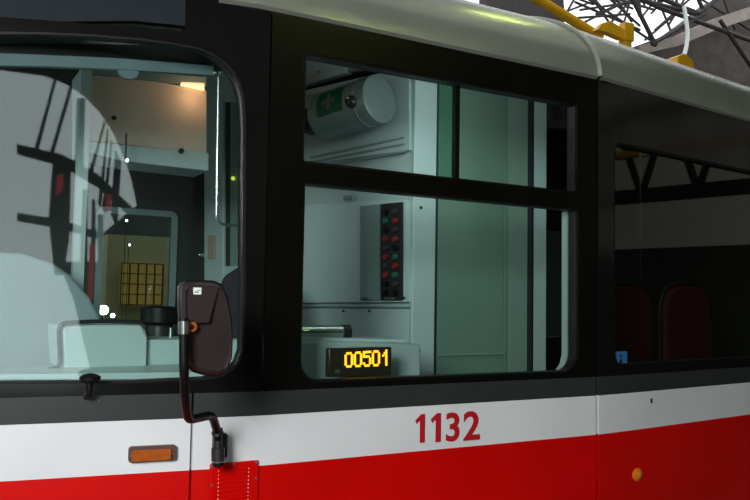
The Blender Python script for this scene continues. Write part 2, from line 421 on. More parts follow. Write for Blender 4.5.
b = B(); plate(b, [far2], FY+.02, FY+.026); part('far_pane', b, M['dglass'], smooth=False)
# pale pillar in the far glazing
x0 = onY(73, 200, FY-.04).x; x1 = onY(81, 200, FY-.04).x
PYP = 1.1; x0 = onY(76, 200, PYP).x; x1 = onY(87, 200, PYP).x
b = B(); box(b, x0, x1, PYP, PYP+.05, .5, Z(1.36)); part('window_pillar', b, M['pale'])
# rounded pale door window frame in the far glazing
p = onY(98, 206, FY-.03); q = onY(172, 400, FY-.03)
lp = rrect(p.x, q.x, q.z, p.z, .045)
b = B(); plate(b, [lp, [(x_, z_) for x_, z_ in shrink(lp, .035)]], FY-.03, FY-.005); part('door_window_frame', b, M['slate'])

# lettering: fleet number 1132
for ch, x0p, x1p, yb_, yt_ in (('1', 415, 424.5, 443.2, 414.6), ('1', 430.5, 440.5, 442.6, 413.6), ('3', 445.5, 459, 442, 412.8), ('2', 463, 479.5, 440.8, 411.5)):
    x0, zb = onside(x0p, yb_); x1, _ = onside(x1p, yb_); _, zt = onside(x0p, yt_)
    if ch == '1':
        sw = (x1-x0)*.52; hgt = zt-zb
        b = B(); plate(b, [[(x1-sw, zb), (x1, zb), (x1, zt), (x1-sw*.8, zt), (x0, zt-hgt*.20), (x0+(x1-x0)*.12, zt-hgt*.33), (x1-sw, zt-hgt*.21)]], -.0022, .001)
        part('fleet_digit', b, M['numred'], smooth=False); continue
    cu = bpy.data.curves.new('fleet_digit', 'FONT'); cu.body = ch; cu.size = 1; cu.extrude = .004; cu.offset = .022
    tmp = bpy.data.objects.new('tmp', cu); COL.objects.link(tmp)
    bpy.context.view_layer.update()
    me = bpy.data.meshes.new_from_object(tmp.evaluated_get(bpy.context.evaluated_depsgraph_get()))
    bpy.data.objects.remove(tmp)
    xs = [v.co.x for v in me.vertices]; ys = [v.co.y for v in me.vertices]
    for v in me.vertices:
        X = x0+(v.co.x-min(xs))/(max(xs)-min(xs))*(x1-x0); Zz = zb+(v.co.y-min(ys))/(max(ys)-min(ys))*(zt-zb)
        v.co = Vector((X, -.0018-v.co.z*.3, Zz)) - wloc(T)
    me.materials.clear()
    link('fleet_digit', me, M['numred'], T)
# indicator lamp
x0, z0 = onside(127.5, 462); x1, z1 = onside(176, 444)
cx, cz = (x0+x1)/2, (z0+z1)/2; yy = yb(cx); hw, hh = (x1-x0)/2, (z1-z0)/2*1.0
e = empty('indicator_lamp'); e.parent = T; e.location = Vector((cx, yy, cz))-wloc(T); e.rotation_euler.z = math.atan(-.15)
b = B(); plate(b, [rrect(-hw, hw, -hh, hh, .009)], -.016, 0); obj('lamp_base', b, M['brown'], e, bevel=.003)
b = B(); plate(b, [rrect(-hw+.009, hw-.016, -hh+.004, hh-.009, .008)], -.026, -.014); obj('lens', b, M['amber'], e, bevel=.005)
for sx in (-hw+.007, hw-.009):
    b = B(); disc(b, (sx, -.015, -.003), (0, -1, 0), .004, .003, 10); obj('screw', b, M['steel'], e)
e['label'] = 'amber rectangular indicator on brown base'
# vent grille (red plate with screws and perforated columns)
x0, z1 = onside(208, 463); x1, _ = onside(258, 461); z0 = z1-.30
e = empty('vent_grille'); e.parent = T; e.location = Vector((x0, -.001+yb((x0+x1)/2), z1))-wloc(T)
w_ = x1-x0
b = B(); plate(b, [[(0, -.3), (w_, -.3), (w_, 0), (0, 0)]], -.012, .0); obj('grille_plate', b, M['red'], e, bevel=.002)
b = B()
for k in range(22):
    zz = -.022-k*.0125; box(b, .026, w_-.036, -.0155, -.011, zz-.0022, zz+.0022)
obj('louvre', b, M['red'], e)
hm = mat('pale_pinkish_hole', (.75, .45, .42), .6, noise=.1)
for xx in (.026, w_-.033):
    b = B()
    for k in range(24): disc(b, (xx, -.0115, -.022-k*.012), (0, -1, 0), .0022, .0015, 8)
    tag(obj('perforation', b, hm, e), kind='stuff')
for k, (xx, zz) in enumerate(((.006, -.007), (w_*.48, -.007), (w_-.007, -.007), (.007, -.062), (w_-.008, -.055), (.007, -.17), (w_-.008, -.17))):
    b = B(); disc(b, (xx, -.0115, zz), (0, -1, 0), .0042, .003, 12); obj('screw', b, M['steel'], e)
# maintenance flap at right, orange marker
x0, z0 = onside(628, 431); x1, z1 = onside(656.5, 391); _, z0b = onside(657, 428)
yy = yb((x0+x1)/2)
e = empty('inspection_flap'); e.parent = T; e.location = Vector((x0, yy, z0))-wloc(T); e.rotation_euler.z = math.atan(.12)
H_ = z1-z0; W_ = (x1-x0)
b = B(); box(b, -.004, .0005, -.011, 0, 0, H_); obj('hinge_gap', b, M['gapm'], e)
b = B(); plate(b, [[(0, 0), (W_, -.004), (W_, H_), (0, H_)]], -.010, 0); obj('flap_plate', b, M['white'], e, bevel=.002)
for xx, zz in ((.012, H_-.04), (W_-.01, H_-.035), (.012, .03), (W_-.01, .03)):
    b = B(); disc(b, (xx, -.010, zz), (0, -1, 0), .0025, .002, 8); obj('screw', b, M['dgrey'], e)
b = B(); plate(b, [rrect(W_*.78, W_*.78+.012, H_-.05, H_-.03, .004)], -.014, -.009); obj('latch', b, M['dark'], e)
b = B(); plate(b, [[(W_*.45, .030), (W_*.75, .030), (W_*.75, .040), (W_*.45, .040)]], -.0112, -.009); obj('maker_plate', b, mat('grey_print', (.45, .47, .48), .6, noise=.1), e)
x, z = onside(637, 474.5); e = empty('marker_lamp'); e.parent = T; e.location = Vector((x, yb(x), z))-wloc(T); e.rotation_euler.z = math.atan(.12)
b = B(); disc(b, (0, 0, 0), (0, -1, 0), .033, .006, 24, .014); b.transform(Matrix.Scale(.82, 4, (0, 0, 1))); obj('marker_lens', b, M['amber2'], e)
# small black side button under the cab window
x, z = onside(90, 378, -.05); e = empty('rubber_buffer'); e.parent = T; e.location = Vector((x, yb(x), z))-wloc(T)
b = B()
tube(b, [(0, -.05, -.012), (0, -.05, -.006), (0, -.05, .004), (0, -.05, .011), (0, -.05, .014)], [.018, .029, .030, .018, .002], 20)
obj('cap', b, M['rubber'], e)
b = B(); tube(b, smoothpath([(0, -.05, -.01), (.0, -.05, -.05), (0, .0, -.06)], .02), .008, 10); obj('stem', b, M['rubber'], e)
b = B(); x2, z2 = onside(100, 401); disc(b, (x2-x, yb(x2)-yb(x)+.001, z2-z), (0, -1, 0), .006, .004, 12); obj('rivet', b, M['steel'], e)
# wing mirror: arm, clamp, shell
MY = -.30
mir = empty('wing_mirror'); mir.parent = T
o = onY(222, 447, -.03); mir.location = o-wloc(T)
def mp(px, py, Y): return onY(px, py, Y)-o
outl = [(181, 282), (177.5, 287), (177.5, 306), (179, 330), (181, 350), (184, 364), (190, 370), (201, 373), (213, 375), (221, 371), (226.5, 358), (227.5, 338), (226, 316), (222, 296), (217, 285), (210, 282), (195, 281)]
def outline(k, Y, cxp=203.5, cyp=328):
    return [mp(cxp+(x-cxp)*k, cyp+(y-cyp)*k, Y) for x, y in outl]
b = B(); rings = []
for k, Y in ((.90, MY-.052), (.96, MY-.046), (1.0, MY-.030), (1.0, MY), (.96, MY+.012), (.2, MY+.013)):
    rings.append([b.verts.new(v) for v in outline(k, MY)])
    for v in rings[-1]: v.co.y = (Y-o.y)
for a_, c_ in zip(rings, rings[1:]):
    for k in range(len(a_)): b.faces.new((a_[k-1], a_[k], c_[k], c_[k-1]))
b.faces.new(rings[-1])
# recessed face
r5 = [b.verts.new((v.co.x*1, 0, v.co.z)) for v in rings[0]]
cen = sum((v.co for v in rings[0]), Vector())/len(rings[0])
for v in r5: v.co = cen+(v.co-cen)*.985; v.co.y = MY-.046-o.y
for v in r5: v.co.x = cen.x+(v.co.x-cen.x)
for k in range(len(r5)): b.faces.new((rings[0][k-1], rings[0][k], r5[k], r5[k-1]))
b.faces.new(r5)
sh = obj('mirror_shell', b, M['mirror_back'], mir)
b = B(); vs = [v for v in outline(.985, MY)]
for v in vs: v.y = MY-.03-o.y
tube(b, vs+[vs[0], vs[1]], .0055, 8); obj('rim', b, M['rubber'], mir)
b = B(); q4 = [mp(183.5, 286, MY), mp(213, 286, MY), mp(201, 322, MY), mp(187, 322, MY)]
fv = []
for q_, yo in zip(q4, (-.049, -.049, -.064, -.064)): fv.append(b.verts.new((q_.x, MY+yo-o.y, q_.z)))
bv = [b.verts.new((v.co.x, MY-.044-o.y, v.co.z)) for v in fv]
b.faces.new(fv); b.faces.new(bv[::-1])
for k in range(4): b.faces.new((fv[k-1], fv[k], bv[k], bv[k-1]))
obj('shell_rib', b, M['mirror_back'], mir, smooth=False)
b = B(); c0 = mp(197.5, 291, MY-.055); box(b, c0.x-.010, c0.x+.010, c0.y-.001, c0.y+.006, c0.z-.009, c0.z+.009)
obj('sticker', b, M['signwhite'], mir)
b = B(); box(b, c0.x-.008, c0.x+.002, c0.y-.0016, c0.y-.001, c0.z-.005, c0.z-.001); box(b, c0.x-.001, c0.x+.008, c0.y-.0016, c0.y-.001, c0.z+.001, c0.z+.003)
obj('sticker_print', b, M['slate'], mir)
b = B(); c1 = mp(192, 327, MY-.062); disc(b, c1, (0, -1, 0), .013, .006, 16); obj('pivot_boss', b, M['amber'], mir)
AY = MY-.075
b = B(); path = smoothpath([mp(183.5, 318, AY), mp(184, 372, AY), mp(185, 400, AY+.05), mp(188, 420, AY+.12), mp(212, 415, -.14), mp(217.5, 432, -.08), mp(218, 440, -.07)], .03, 6)
tube(b, path, .0125, 12); obj('mirror_arm', b, M['rubber'], mir)
b = B(); tube(b, [mp(183.5, 321, AY), mp(183.5, 334, AY)], .0145, 12); obj('clamp', b, M['steel'], mir)
b = B(); tube(b, [mp(184, 327, AY+.005), c1], .009, 10); obj('pivot', b, M['dark'], mir)
b = B()
tube(b, [mp(217.5, 428, -.08), mp(217.5, 433, -.08), mp(218, 434, -.07), mp(218, 450, -.07)], [.014, .018, .0135, .0135], 14)
tube(b, [mp(218, 447, -.07), mp(218, 448, -.07), mp(218, 460, -.07), mp(218, 461, -.07)], [.017, .020, .020, .017], 14)
obj('hinge', b, M['dark'], mir)
b = B(); tube(b, [mp(218, 460.5, -.07), mp(218, 462, -.07)], .0195, 14); obj('hinge_ring', b, M['steel'], mir)
b = B(); tube(b, [mp(218, 462, -.07), mp(218, 465, -.07), mp(218, 467, -.07)], [.019, .018, .010], 14); obj('hinge_cap', b, M['rubber'], mir)
b = B(); p = mp(217, 459, -.05); q = mp(228, 433, -.05); plate(b, [rrect(p.x, q.x, p.z, q.z, .008)], p.y-.0, p.y+.05); obj('bracket', b, M['dark'], mir, bevel=.004)

# ------------------------------------------------------------------ cab interior
# sill inside the cab window
b = B(); p = onY(20, 372, .08)
box(b, XL+.3, .925, .095, .46, Z(-.27), Z(-.232)); 
for v in b.verts:
    v.co.y = max(v.co.y, yb(v.co.x)+.05)
struct_sill = part('window_sill', b, M['pale2'])
# roller blind
SB = .20
p0 = onY(-40, 54, SB); p1 = onY(216, 70.5, SB)
e = empty('roller_blind', (p1.x, SB, p1.z)); tag(e, 'pale roller sun blind bar with steel guide rod inside the cab window', 'blind')
Lx = lambda px, py: (onY(px, py, SB)-Vector((p1.x, SB, p1.z)))
b = B(); plate(b, [[(v.x, v.z) for v in (Lx(-60, 66), Lx(44, 67.5), Lx(120, 70.5), Lx(213, 76), Lx(213, 66.5), Lx(120, 59), Lx(44, 55.5), Lx(-60, 52))]], -.012, .012)
obj('bottom_bar', b, M['barm'], e, bevel=.003)
b = B(); c = Lx(128, 70)
plate(b, [[(c.x+.033*math.cos(a), c.z-.001+.030*math.sin(a)) for a in [math.pi+i*math.pi/14 for i in range(15)]]], -.009, .009); obj('grip_tab', b, M['barm'], e)
b = B(); v = [Lx(218.5, 74), Lx(217.5, 150), Lx(216.5, 224), Lx(243, 226), Lx(244, 232)]; tube(b, smoothpath(v, .03), .0055, 10); obj('guide_rod', b, M['steel'], e)
b = B()
for px in (213.5, 219): disc(b, Lx(px, 74)+Vector((0, -.012, 0)), (0, -1, 0), .007, .006, 12, .004)
obj('rod_knob', b, M['steel'], e)
# pelmet above the blind, dark
def ypoly(nm, pix, Y, th, m_):
    b = B(); plate(b, [[(onY(x, y, Y).x, onY(x, y, Y).z) for x, y in pix]], Y, Y+th); return part(nm, b, m_)
ypoly('headlining', [(-50, 20), (-50, 45), (44, 44), (100, 44.5), (150, 45.5), (190, 48), (215, 56), (215, 20)], .26, .02, M['pale'])
ypoly('pelmet', [(-50, 44), (44, 43.5), (100, 44), (150, 45), (190, 48), (207, 56), (207, 68), (150, 66), (44, 58), (-50, 56)], .24, .015, M['dark'])
# dashboard boxes near the sill
DY = .42
d0 = onY(100, 346, DY)
e = empty('control_desk', (d0.x, DY, Z(-.9))); tag(e, 'pale moulded driver desk with black edged box under the cab window', 'desk')
L = lambda px, py, Y=DY: (onY(px, py, Y)-Vector((d0.x, DY, Z(-.9))))
b = B(); plate(b, [[(v.x, v.z) for v in (L(63, 372), L(146, 372), L(147, 332), L(141, 324), L(60, 325))]], 0, .30); obj('desk_box', b, M['pale2'], e, bevel=.012)
b = B(); plate(b, [[(v.x, v.z) for v in (L(148, 374), L(250, 374), L(250, 340), L(148, 340))]], .03, .30); obj('desk_shelf', b, M['pale2'], e, bevel=.008)
b = B(); tube(b, smoothpath([L(30, 372)-Vector((0, .01, 0)), L(60, 368)-Vector((0, .01, 0)), L(58, 323)-Vector((0, .01, 0)), L(100, 321)-Vector((0, .01, 0)), L(142, 322)-Vector((0, .01, 0))], .03), .007, 8); obj('edge_trim', b, M['dark'], e)
b = B(); plate(b, [[(v.x, v.z) for v in (Vector((-.9, 0, .03+.5-EYE+.9)), Vector((.6, 0, .03+.5-EYE+.9)), L(250, 372), L(-80, 372))]], .05, .25); obj('desk_body', b, M['pale'], e)
# big pale windscreen-side hood at left
HY = .95
b = B(); lp = [(-60, 250), (20, 255), (48, 264), (66, 276), (84, 297), (98, 324), (104, 350), (104, 420), (-60, 420)]
h0 = onY(60, 330, HY)
plate(b, [[((onY(x, y, HY)-h0).x, (onY(x, y, HY)-h0).z) for x, y in lp]], -.12, .3)
o_ = obj('instrument_hood', b, M['hoodm'], bevel=.03); o_.location = h0; tag(o_, 'large pale rounded hood left of the desk box', 'hood')
# joystick / radio column
cY = .75; c = onY(160, 322, cY)
e = empty('radio_handset', (c.x, cY, Z(-.2))); tag(e, 'black round handset cradle behind the desk beside the mirror', 'handset')
k = c.z-Z(-.2)
b = B(); tube(b, [(0, 0, -1.148), (0, 0, k-.02), (0, 0, k-.01)], [.055, .055, .05], 16); obj('cradle', b, M['dark'], e)
b = B(); tube(b, [(0, 0, k-.01), (0, 0, k), (0, 0, k+.055), (0, 0, k+.062)], [.06, .075, .075, .05], 20); obj('cap', b, M['rubber'], e)
b = B(); tube(b, [(.028, -.055, k-.07), (.028, -.055, k-.02)], .006, 8); obj('key', b, M['steel'], e)
# driver seat at the right end of the cab window
sY = .95; c = onY(240, 300, sY)
e = empty('driver_seat', (c.x+.10, sY+.1, .5)); tag(e, 'dark purple high backed driver seat half hidden by the black window pillar', 'seat')
zt = onY(240, 266, sY).z-.5
b = B()
prof = [(-.14, .55), (-.17, .75), (-.165, zt-.12), (-.13, zt-.04), (-.06, zt-.0), (.05, zt+.01), (.14, zt-.04), (.17, zt-.12), (.17, .75), (.14, .55)]
plate(b, [prof], -.06, .06); b.transform(Matrix.Rotation(math.radians(-50), 4, 'Z')); obj('backrest', b, M['seat'], e, bevel=.03)
b = B(); plate(b, [rrect(-.22, .22, .42, .54, .04)], -.22, .22); obj('seat_cushion', b, M['seat'], e, bevel=.03)
b = B(); tube(b, [(0, 0, 0), (0, 0, .42)], .05, 14); tube(b, [(0, 0, 0), (0, 0, .03)], .16, 16); obj('pedestal', b, M['dark'], e)
# overhead bulkhead with warm lamp
BY = 1.15
bp = onY(140, 115, BY)
e = empty('overhead_bulkhead', (bp.x, BY, bp.z)); tag(e, 'tan overhead bulkhead above the far door, glowing warm at right', 'bulkhead')
L = lambda px, py, dy=0: ((onY(px, py, BY+dy)-bp).x, (onY(px, py, BY+dy)-bp).z)
b = B(); plate(b, [[L(84, 72), L(84, 140), L(207, 154), L(207, 90), L(150, 80)]], 0, .25); obj('bulkhead_panel', b, M['tan'], e, bevel=.006)
b = B(); plate(b, [[L(80, 142), L(80, 152), L(120, 162), L(207, 172), L(207, 154)]], -.03, .2); obj('lower_rail', b, M['pale'], e, bevel=.006)
b = B(); plate(b, [[L(80, 70), L(84, 70), L(84, 145), L(80, 145)]], -.02, .2); obj('end_trim', b, M['pale'], e)
b = B(); plate(b, [[L(84, 69), L(84, 74), L(205, 87), L(205, 78)]], -.02, .2); obj('top_trim', b, M['slate'], e)
b = B(); x_, z_ = L(114, 118); disc(b, (x_, 0, z_), (0, -1, 0), .010, .006, 14); obj('lock', b, M['dark'], e)
b = B(); x_, z_ = L(179, 152); disc(b, (x_, -.03, z_), (0, -1, 0), .012, .015, 14); obj('latch', b, M['dark'], e)
b = B(); plate(b, [[L(180, 83), L(180, 86), L(203, 91), L(203, 84)]], -.02, -.005); wl = obj('lamp_strip', b, M['warm'], e)
l = bpy.data.lights.new('bulkhead_lamp', 'POINT'); l.energy = .55; l.color = (1, .5, .25); l.shadow_soft_size = .03
lo_ = bpy.data.objects.new('bulkhead_lamp', l); COL.objects.link(lo_); lo_.location = onY(198, 92, BY-.09)

# ------------------------------------------------------------------ oblique rear wall of the cab (wall A) and cabinets (wall B)
YB = .75
corner = onY(411, 300, YB)
AA = math.radians(-72.5)
FA = Frame((corner.x, YB, EYE), AA)
wa = empty('equipment_wall', (corner.x, YB, EYE), AA); tag(wa, 'pale oblique equipment wall with fuse board, left of the cabinet doors', 'cabinet')
P = lambda px, py, d=0: FA.pix(px, py, d)
s245 = P(246, 300)[0]; s0 = 0
b = B(); plate(b, [[(s245, -1.2), (0, -1.2), (0, 1.1), (s245, 1.1)]], .02, .06); obj('back_panel', b, M['pale'], wa)
def aplate(nm, pix, m_, d0=0, d1=.02, bev=.002, parent=wa):
    b = B(); plate(b, [[P(*q_, d0) for q_ in pix]], d0, d1); return obj(nm, b, m_, parent, bevel=bev)
# upper cabinet and shelf
aplate('upper_door', [(280, 30), (302, 28), (346, 28), (346, 73), (280, 92)], M['pale2'], -.02, .02)
aplate('upper_door', [(348.5, 30), (409, 30), (409, 60), (348.5, 72)], M['slate'], -.01, .02)
aplate('ledge', [(280, 96), (402, 68), (402, 71), (280, 102)], M['pale2'], -.07, .02)
aplate('middle_panel', [(280, 104), (402, 73), (409, 80), (409, 150), (280, 168)], M['pale'], -.005, .02)
for y in (0, 5, 11):
    aplate('louvre', [(310, 156.5+y*.9), (404, 136.5+y*1.3), (404, 138+y*1.3), (310, 159+y*.9)], M['slate'], -.012, .0, 0)
aplate('lower_panel', [(286, 206), (392, 200), (406, 200), (406, 302), (286, 303)], M['pale2'], -.015, .02)
aplate('label_strip', [(343, 196), (352, 195.5), (352, 199.5), (343, 200)], M['slate'], -.02, 0, 0)
aplate('vent_strip', [(360, 206), (379.5, 204), (379.5, 300.5), (360, 300.5)], M['slate'], -.024, -.01)
fb = aplate('fuse_board', [(380.5, 204), (402, 202), (402, 300.5), (380.5, 300.5)], M['dark'], -.026, -.01)
kcol = {'r': mat('dark_red_button', (.25, .02, .02), .4, noise=.05), 'g': mat('dark_green_button', (.01, .14, .07), .4, noise=.05), 'k': M['darkin'], 'd': M['rubber']}
rows = ['dk', 'gr', 'dk', 'rr', 'kd', 'rg', 'kr', 'rg', 'dk', 'dd']
for i, rr in enumerate(rows):
    for j, ch in enumerate(rr):
        s_, z_ = P(386.5+j*9.5, 212+i*9, -.026)
        b = B(); disc(b, (s_, -.026, z_), (0, -1, 0), .015, .016, 12); obj('button', b, kcol[ch], fb)
for px in (367, 390.5):
    s_, z_ = P(px, 298.5, -.03); b = B(); plate(b, [rrect(s_-.022, s_+.022, z_-.005, z_+.006, .004)], -.05, -.02); obj('catch', b, M['steel'], wa)
aplate('seam', [(286, 305.5), (409, 306.5), (409, 308), (286, 307)], M['slate'], -.004, .02, 0)
aplate('bottom_panel', [(286, 309), (409, 309), (409, 345), (286, 345)], M['pale'], -.006, .02)
for px, py in ((319, 72), (346, 66), (404, 298), (343, 311), (369, 311)):
    s_, z_ = P(px, py, -.02); b = B(); disc(b, (s_, -.015, z_), (0, -1, 0), .006, .008, 10); obj('screw', b, M['dark'], wa)
# cylinder with first aid sign
s0_, z0_ = P(322, 118, -.13); s1_, z1_ = P(381, 98.5, -.13)
ca = empty('compressed_air_cylinder', FA.o+FA.ex*s0_+FA.ey*(-.13)+Vector((0, 0, z0_)), AA)
tag(ca, 'grey horizontal cylinder with green cross sign on the upper oblique wall', 'cylinder')
ln = s1_-s0_; zr = (z1_-z0_); r_ = .118
ax = Vector((ln, 0, zr)).normalized()
b = B(); tube(b, [-ax*.0, ax*.02, ax*(ln-.03), ax*(ln-.008), ax*ln], [r_*.86, r_, r_, r_*.97, r_*.8], 32); obj('cylinder_body', b, mat('grey_cylinder_paint', (.19, .24, .235), .35, noise=.08), ca)
b = B(); tube(b, [ax*(ln*.80), ax*(ln*.805), ax*(ln*.815), ax*(ln*.82)], [r_*1.0, r_*1.02, r_*1.02, r_], 32); obj('band', b, M['slate'], ca)
b = B(); tube(b, [-ax*.10, -ax*.0], .07, 16); obj('valve_block', b, M['dark'], ca, bevel=.01)
# curved sign hugging the cylinder towards the camera
def patch(bm, a0, a1, t0, t1, rr, off=.003, n=8, poly=None):
    up_ = Vector((0, 0, 1)); nrm = Vector((0, -1, 0)); upp = (up_-ax*up_.dot(ax)).normalized()
    g = [[bm.verts.new(ax*(t0+(t1-t0)*j) + (nrm*math.cos(a)+upp*math.sin(a))*(rr+off)) for j in (0, 1)] for a in [a0+(a1-a0)*i/n for i in range(n+1)]]
    for p_, q_ in zip(g, g[1:]): bm.faces.new((p_[0], p_[1], q_[1], q_[0]))
ct = ln*.24
b = B(); patch(b, -.35, .7, ct-.01, ct+.16, r_); bmesh.ops.solidify(b, geom=b.faces[:], thickness=.002); sg = obj('sign', b, M['signgreen'], ca)
b = B(); patch(b, .08, .28, ct+.03, ct+.12, r_, .006); patch(b, -.14, .50, ct+.061, ct+.089, r_, .0065); bmesh.ops.solidify(b, geom=b.faces[:], thickness=.001); obj('sign_cross', b, M['slate'], ca)
s_, z_ = P(348, 101, -.27); b = B(); c_ = Vector((s_-s0_, -.27+.13, z_-z0_)); disc(b, c_+Vector((0, .05, 0)), (0, -1, 0), .03, .045, 16, .012); obj('gauge', b, M['dark'], ca)
b = B(); disc(b, c_+Vector((.004, 0, .012)), (0, -1, 0), .007, .02, 10); obj('gauge_glass', b, M['steel'], ca)
# cab door with green pane seen in the cab window (same oblique wall)
s_, z_ = P(225, 200, 0)
cd = empty('cab_door', (corner.x, YB, EYE), AA); tag(cd, 'pale cab door with green glass pane behind the guide rod', 'door')
aplate('door_stile', [(204, 60), (223, 60), (223, 420), (204, 420)], M['pale'], -.03, .02, .006, cd)
aplate('door_head', [(223.5, 60), (246, 60), (246, 102), (223.5, 102)], M['pale'], -.02, .02, .004, cd)
aplate('door_pane', [(226, 102), (246, 102), (246, 266), (226, 266)], M['green'], .0, .012, 0, cd)
aplate('pane_edge', [(223.5, 102), (228.5, 102), (228.5, 266), (223.5, 266)], M['darkin'], -.012, 0, 0, cd)
aplate('door_rail', [(223.5, 266), (246, 266), (246, 420), (223.5, 420)], M['pale'], -.02, .02, .004, cd)
aplate('lock_plate', [(207.5, 235), (214, 235), (214, 259), (207.5, 259)], mat('tan_lock_plate', (.38, .30, .24), .5, noise=.1), -.045, -.03, .004, cd)
s_, z_ = P(201, 255, -.05); b = B(); disc(b, (s_, -.03, z_), (0, -1, 0), .012, .03, 12, .01); obj('door_knob', b, M['steel'], cd)
s_, z_ = P(231, 178, -.03); b = B(); disc(b, (s_, -.01, z_), (0, -1, 0), .012, .012, 12, .006); obj('yellow_spot', b, mat('glowing_yellow_spot', (.6, .6, .1), .5, emit=(.75, .85, .08), estr=.9, noise=.02), cd)  # small glowing yellow spot set against the door pane
# cabinet doors, parallel to the tram side
def Bp(px, Y=YB): return onY(px, 250, Y).x
def cabinet(nm, p0, p1, m_, lab, cat, dy=0, z0=-1.3, z1=1.1, parts=True):
    x0, x1 = Bp(p0, YB+dy), Bp(p1, YB+dy)
    e = empty(nm, (x0, YB+dy, EYE+z0)); tag(e, lab, cat)
    b = B(); box(b, 0, x1-x0, 0, .03, 0, z1-z0); obj('panel', b, m_, e, bevel=.004)
    return e, x1-x0
e, ww = cabinet('cabinet', 413, 435.5, M['pale2'], 'narrow pale cabinet front right of the fuse board wall', 'cabinet')
for zz in (.28, 1.08, 1.75):
    b = B(); disc(b, (.04, 0, zz), (0, -1, 0), .007, .006, 10); obj('screw', b, M['dark'], e)
e, ww = cabinet('curtain_panel', 438, 504, M['green'], 'wide plain grey green panel in the middle of the large window', 'panel', .05)
b = B(); box(b, .0, ww, -.012, -.003, 1.05, 1.056); obj('panel_seam', b, M['green2'], e)
e, ww = cabinet('curtain_panel', 504.5, 530, M['green2'], 'lighter green narrow panel between wide panel and pale strip', 'panel', .055)
b = B(); box(b, .0, .008, -.012, .0, 0, 2.4); obj('edge_strip', b, M['green'], e)
e, ww = cabinet('door_post', 533, 546.5, M['pale2'], 'bright pale upright post at right end of the green panels', 'post', .0)
b = B(); box(b, -.012, .0, -.004, .03, 0, 2.4); obj('post_seal', b, M['dark'], e)
# added dark backing sheet so gaps between the panels read black
b = B(); box(b, Bp(411), Bp(547), YB+.10, YB+.13, .5, Z(1.12)); part('gap_backing', b, M['darkin'])
# equipment box under the window and metal canister on top
EY = .26
o0 = onY(360, 360, EY)
e = empty('equipment_box', (o0.x, EY, Z(-.5))); tag(e, 'pale box under the window behind the lit number display', 'box')
L = lambda px, py, Y=EY: ((onY(px, py, Y)).x-o0.x, onY(px, py, Y).z-Z(-.5))
b = B(); plate(b, [[L(270, 420), L(421, 420), L(421, 344), L(355, 342), L(270, 341)]], 0, .30); obj('box_body', b, M['pale'], e, bevel=.010)
b = B(); plate(b, [[L(270, 337), L(412, 340), L(412, 343.5), L(270, 341)]], .05, .30); obj('box_lid', b, M['pale2'], e, bevel=.002)
CY = EY+.14
c0 = onY(296, 332, CY); c1 = onY(341, 332, CY)
e = empty('metal_canister', (c0.x, CY, c0.z)); tag(e, 'shiny metal canister with dark end lying on the pale box', 'canister')
b = B(); tube(b, [(-.1, 0, 0), (c1.x-c0.x, 0, c1.z-c0.z)], .027, 18); obj('canister_body', b, M['steel'], e)
b = B(); c2 = onY(349, 332, CY); tube(b, [(c1.x-c0.x, 0, c1.z-c0.z), (c2.x-c0.x, 0, c2.z-c0.z)], .029, 18); obj('end_cap', b, M['dark'], e)
# LED number display: 00501
DY = .10
d0 = onY(328.5, 377.5, DY); d1 = onY(392, 347.5, DY)
e = empty('number_display', (d0.x, DY, d0.z)); tag(e, 'black display box showing 00501 in amber lit digits behind glass', 'display')
dw, dh = d1.x-d0.x, onY(328.5, 348.5, DY).z-d0.z
dh2 = onY(392, 347, DY).z-d0.z
b = B(); plate(b, [[(0, 0), (dw, .0), (dw, dh2), (0, dh)]], 0, .03); obj('case', b, M['ledcase'], e, bevel=.004)
F57 = {'0': ['01110', '10001', '10001', '10001', '10001', '10001', '01110'], '5': ['11111', '10000', '11110', '00001', '00001', '10001', '01110'], '1': ['00010', '00110', '01010', '00010', '00010', '00010', '00010']}
g0 = onY(345.5, 366.5, DY); g1 = onY(388.5, 364.5, DY); gt = onY(345.5, 353.5, DY); gt1 = onY(388.5, 350.5, DY)
U = (g1-g0)/28.0; V = (gt-g0)/6.0; V1 = (gt1-g1)/6.0
for n, ch in enumerate('00501'):
    b = B()
    for r in range(7):
        for c in range(5):
            if F57[ch][r][c] == '1':
                f = n*5.85+c; VV = V*(1-f/28)+V1*(f/28)
                q = g0+U*f+VV*(6-r)-Vector(e.location); hx, hz = abs(U.x)*.60, V.z*.50
                box(b, q.x-hx, q.x+hx, -.003, .001, q.z-hz, q.z+hz)
    obj('digit', b, M['led'], e, smooth=False)
b = B(); q = onY(337.5, 371.5, DY)-Vector(e.location); box(b, q.x-.009, q.x+.009, -.003, .001, q.z-.006, q.z+.007); obj('maker_badge', b, M['steel'], e)
# dark ledge the display stands on
b = B(); box(b, W0-.02, W1+.02, .06, .25, Z(-.36), Z(-.285)); part('window_ledge', b, M['darkin'])

# ------------------------------------------------------------------ saloon behind the rear window
def pseat(px, Y, lab):
    c = onY(px, 300, Y); zt = onY(px, 286, Y).z
    e = empty('passenger_seat', (c.x, Y, .5)); tag(e, lab, 'seat', 'passenger seats in the dark saloon')
    h = zt-.5
    lp = [(-.18, .42), (-.20, .7), (-.20, h-.12), (-.16, h-.03), (-.08, h), (.08, h), (.16, h-.03), (.20, h-.12), (.20, .7), (.18, .42)]
    b = B(); plate(b, [lp], 0, .07); obj('backrest', b, M['rseat'], e, bevel=.02)
    b = B(); tube(b, smoothpath([(-.21, .03, .5)]+[(x*1.04, .03, z+.01) for x, z in lp[1:-1]]+[(.21, .03, .5)], .03, 3), .014, 8); obj('back_shell', b, M['dark'], e)
    b = B(); plate(b, [rrect(-.18, .18, .34, .44, .03)], -.40, 0); obj('seat_cushion', b, M['rseat'], e, bevel=.02)
    b = B(); tube(b, [(0, -.2, 0), (0, -.2, .34)], .035, 10); obj('pedestal', b, M['dark'], e)
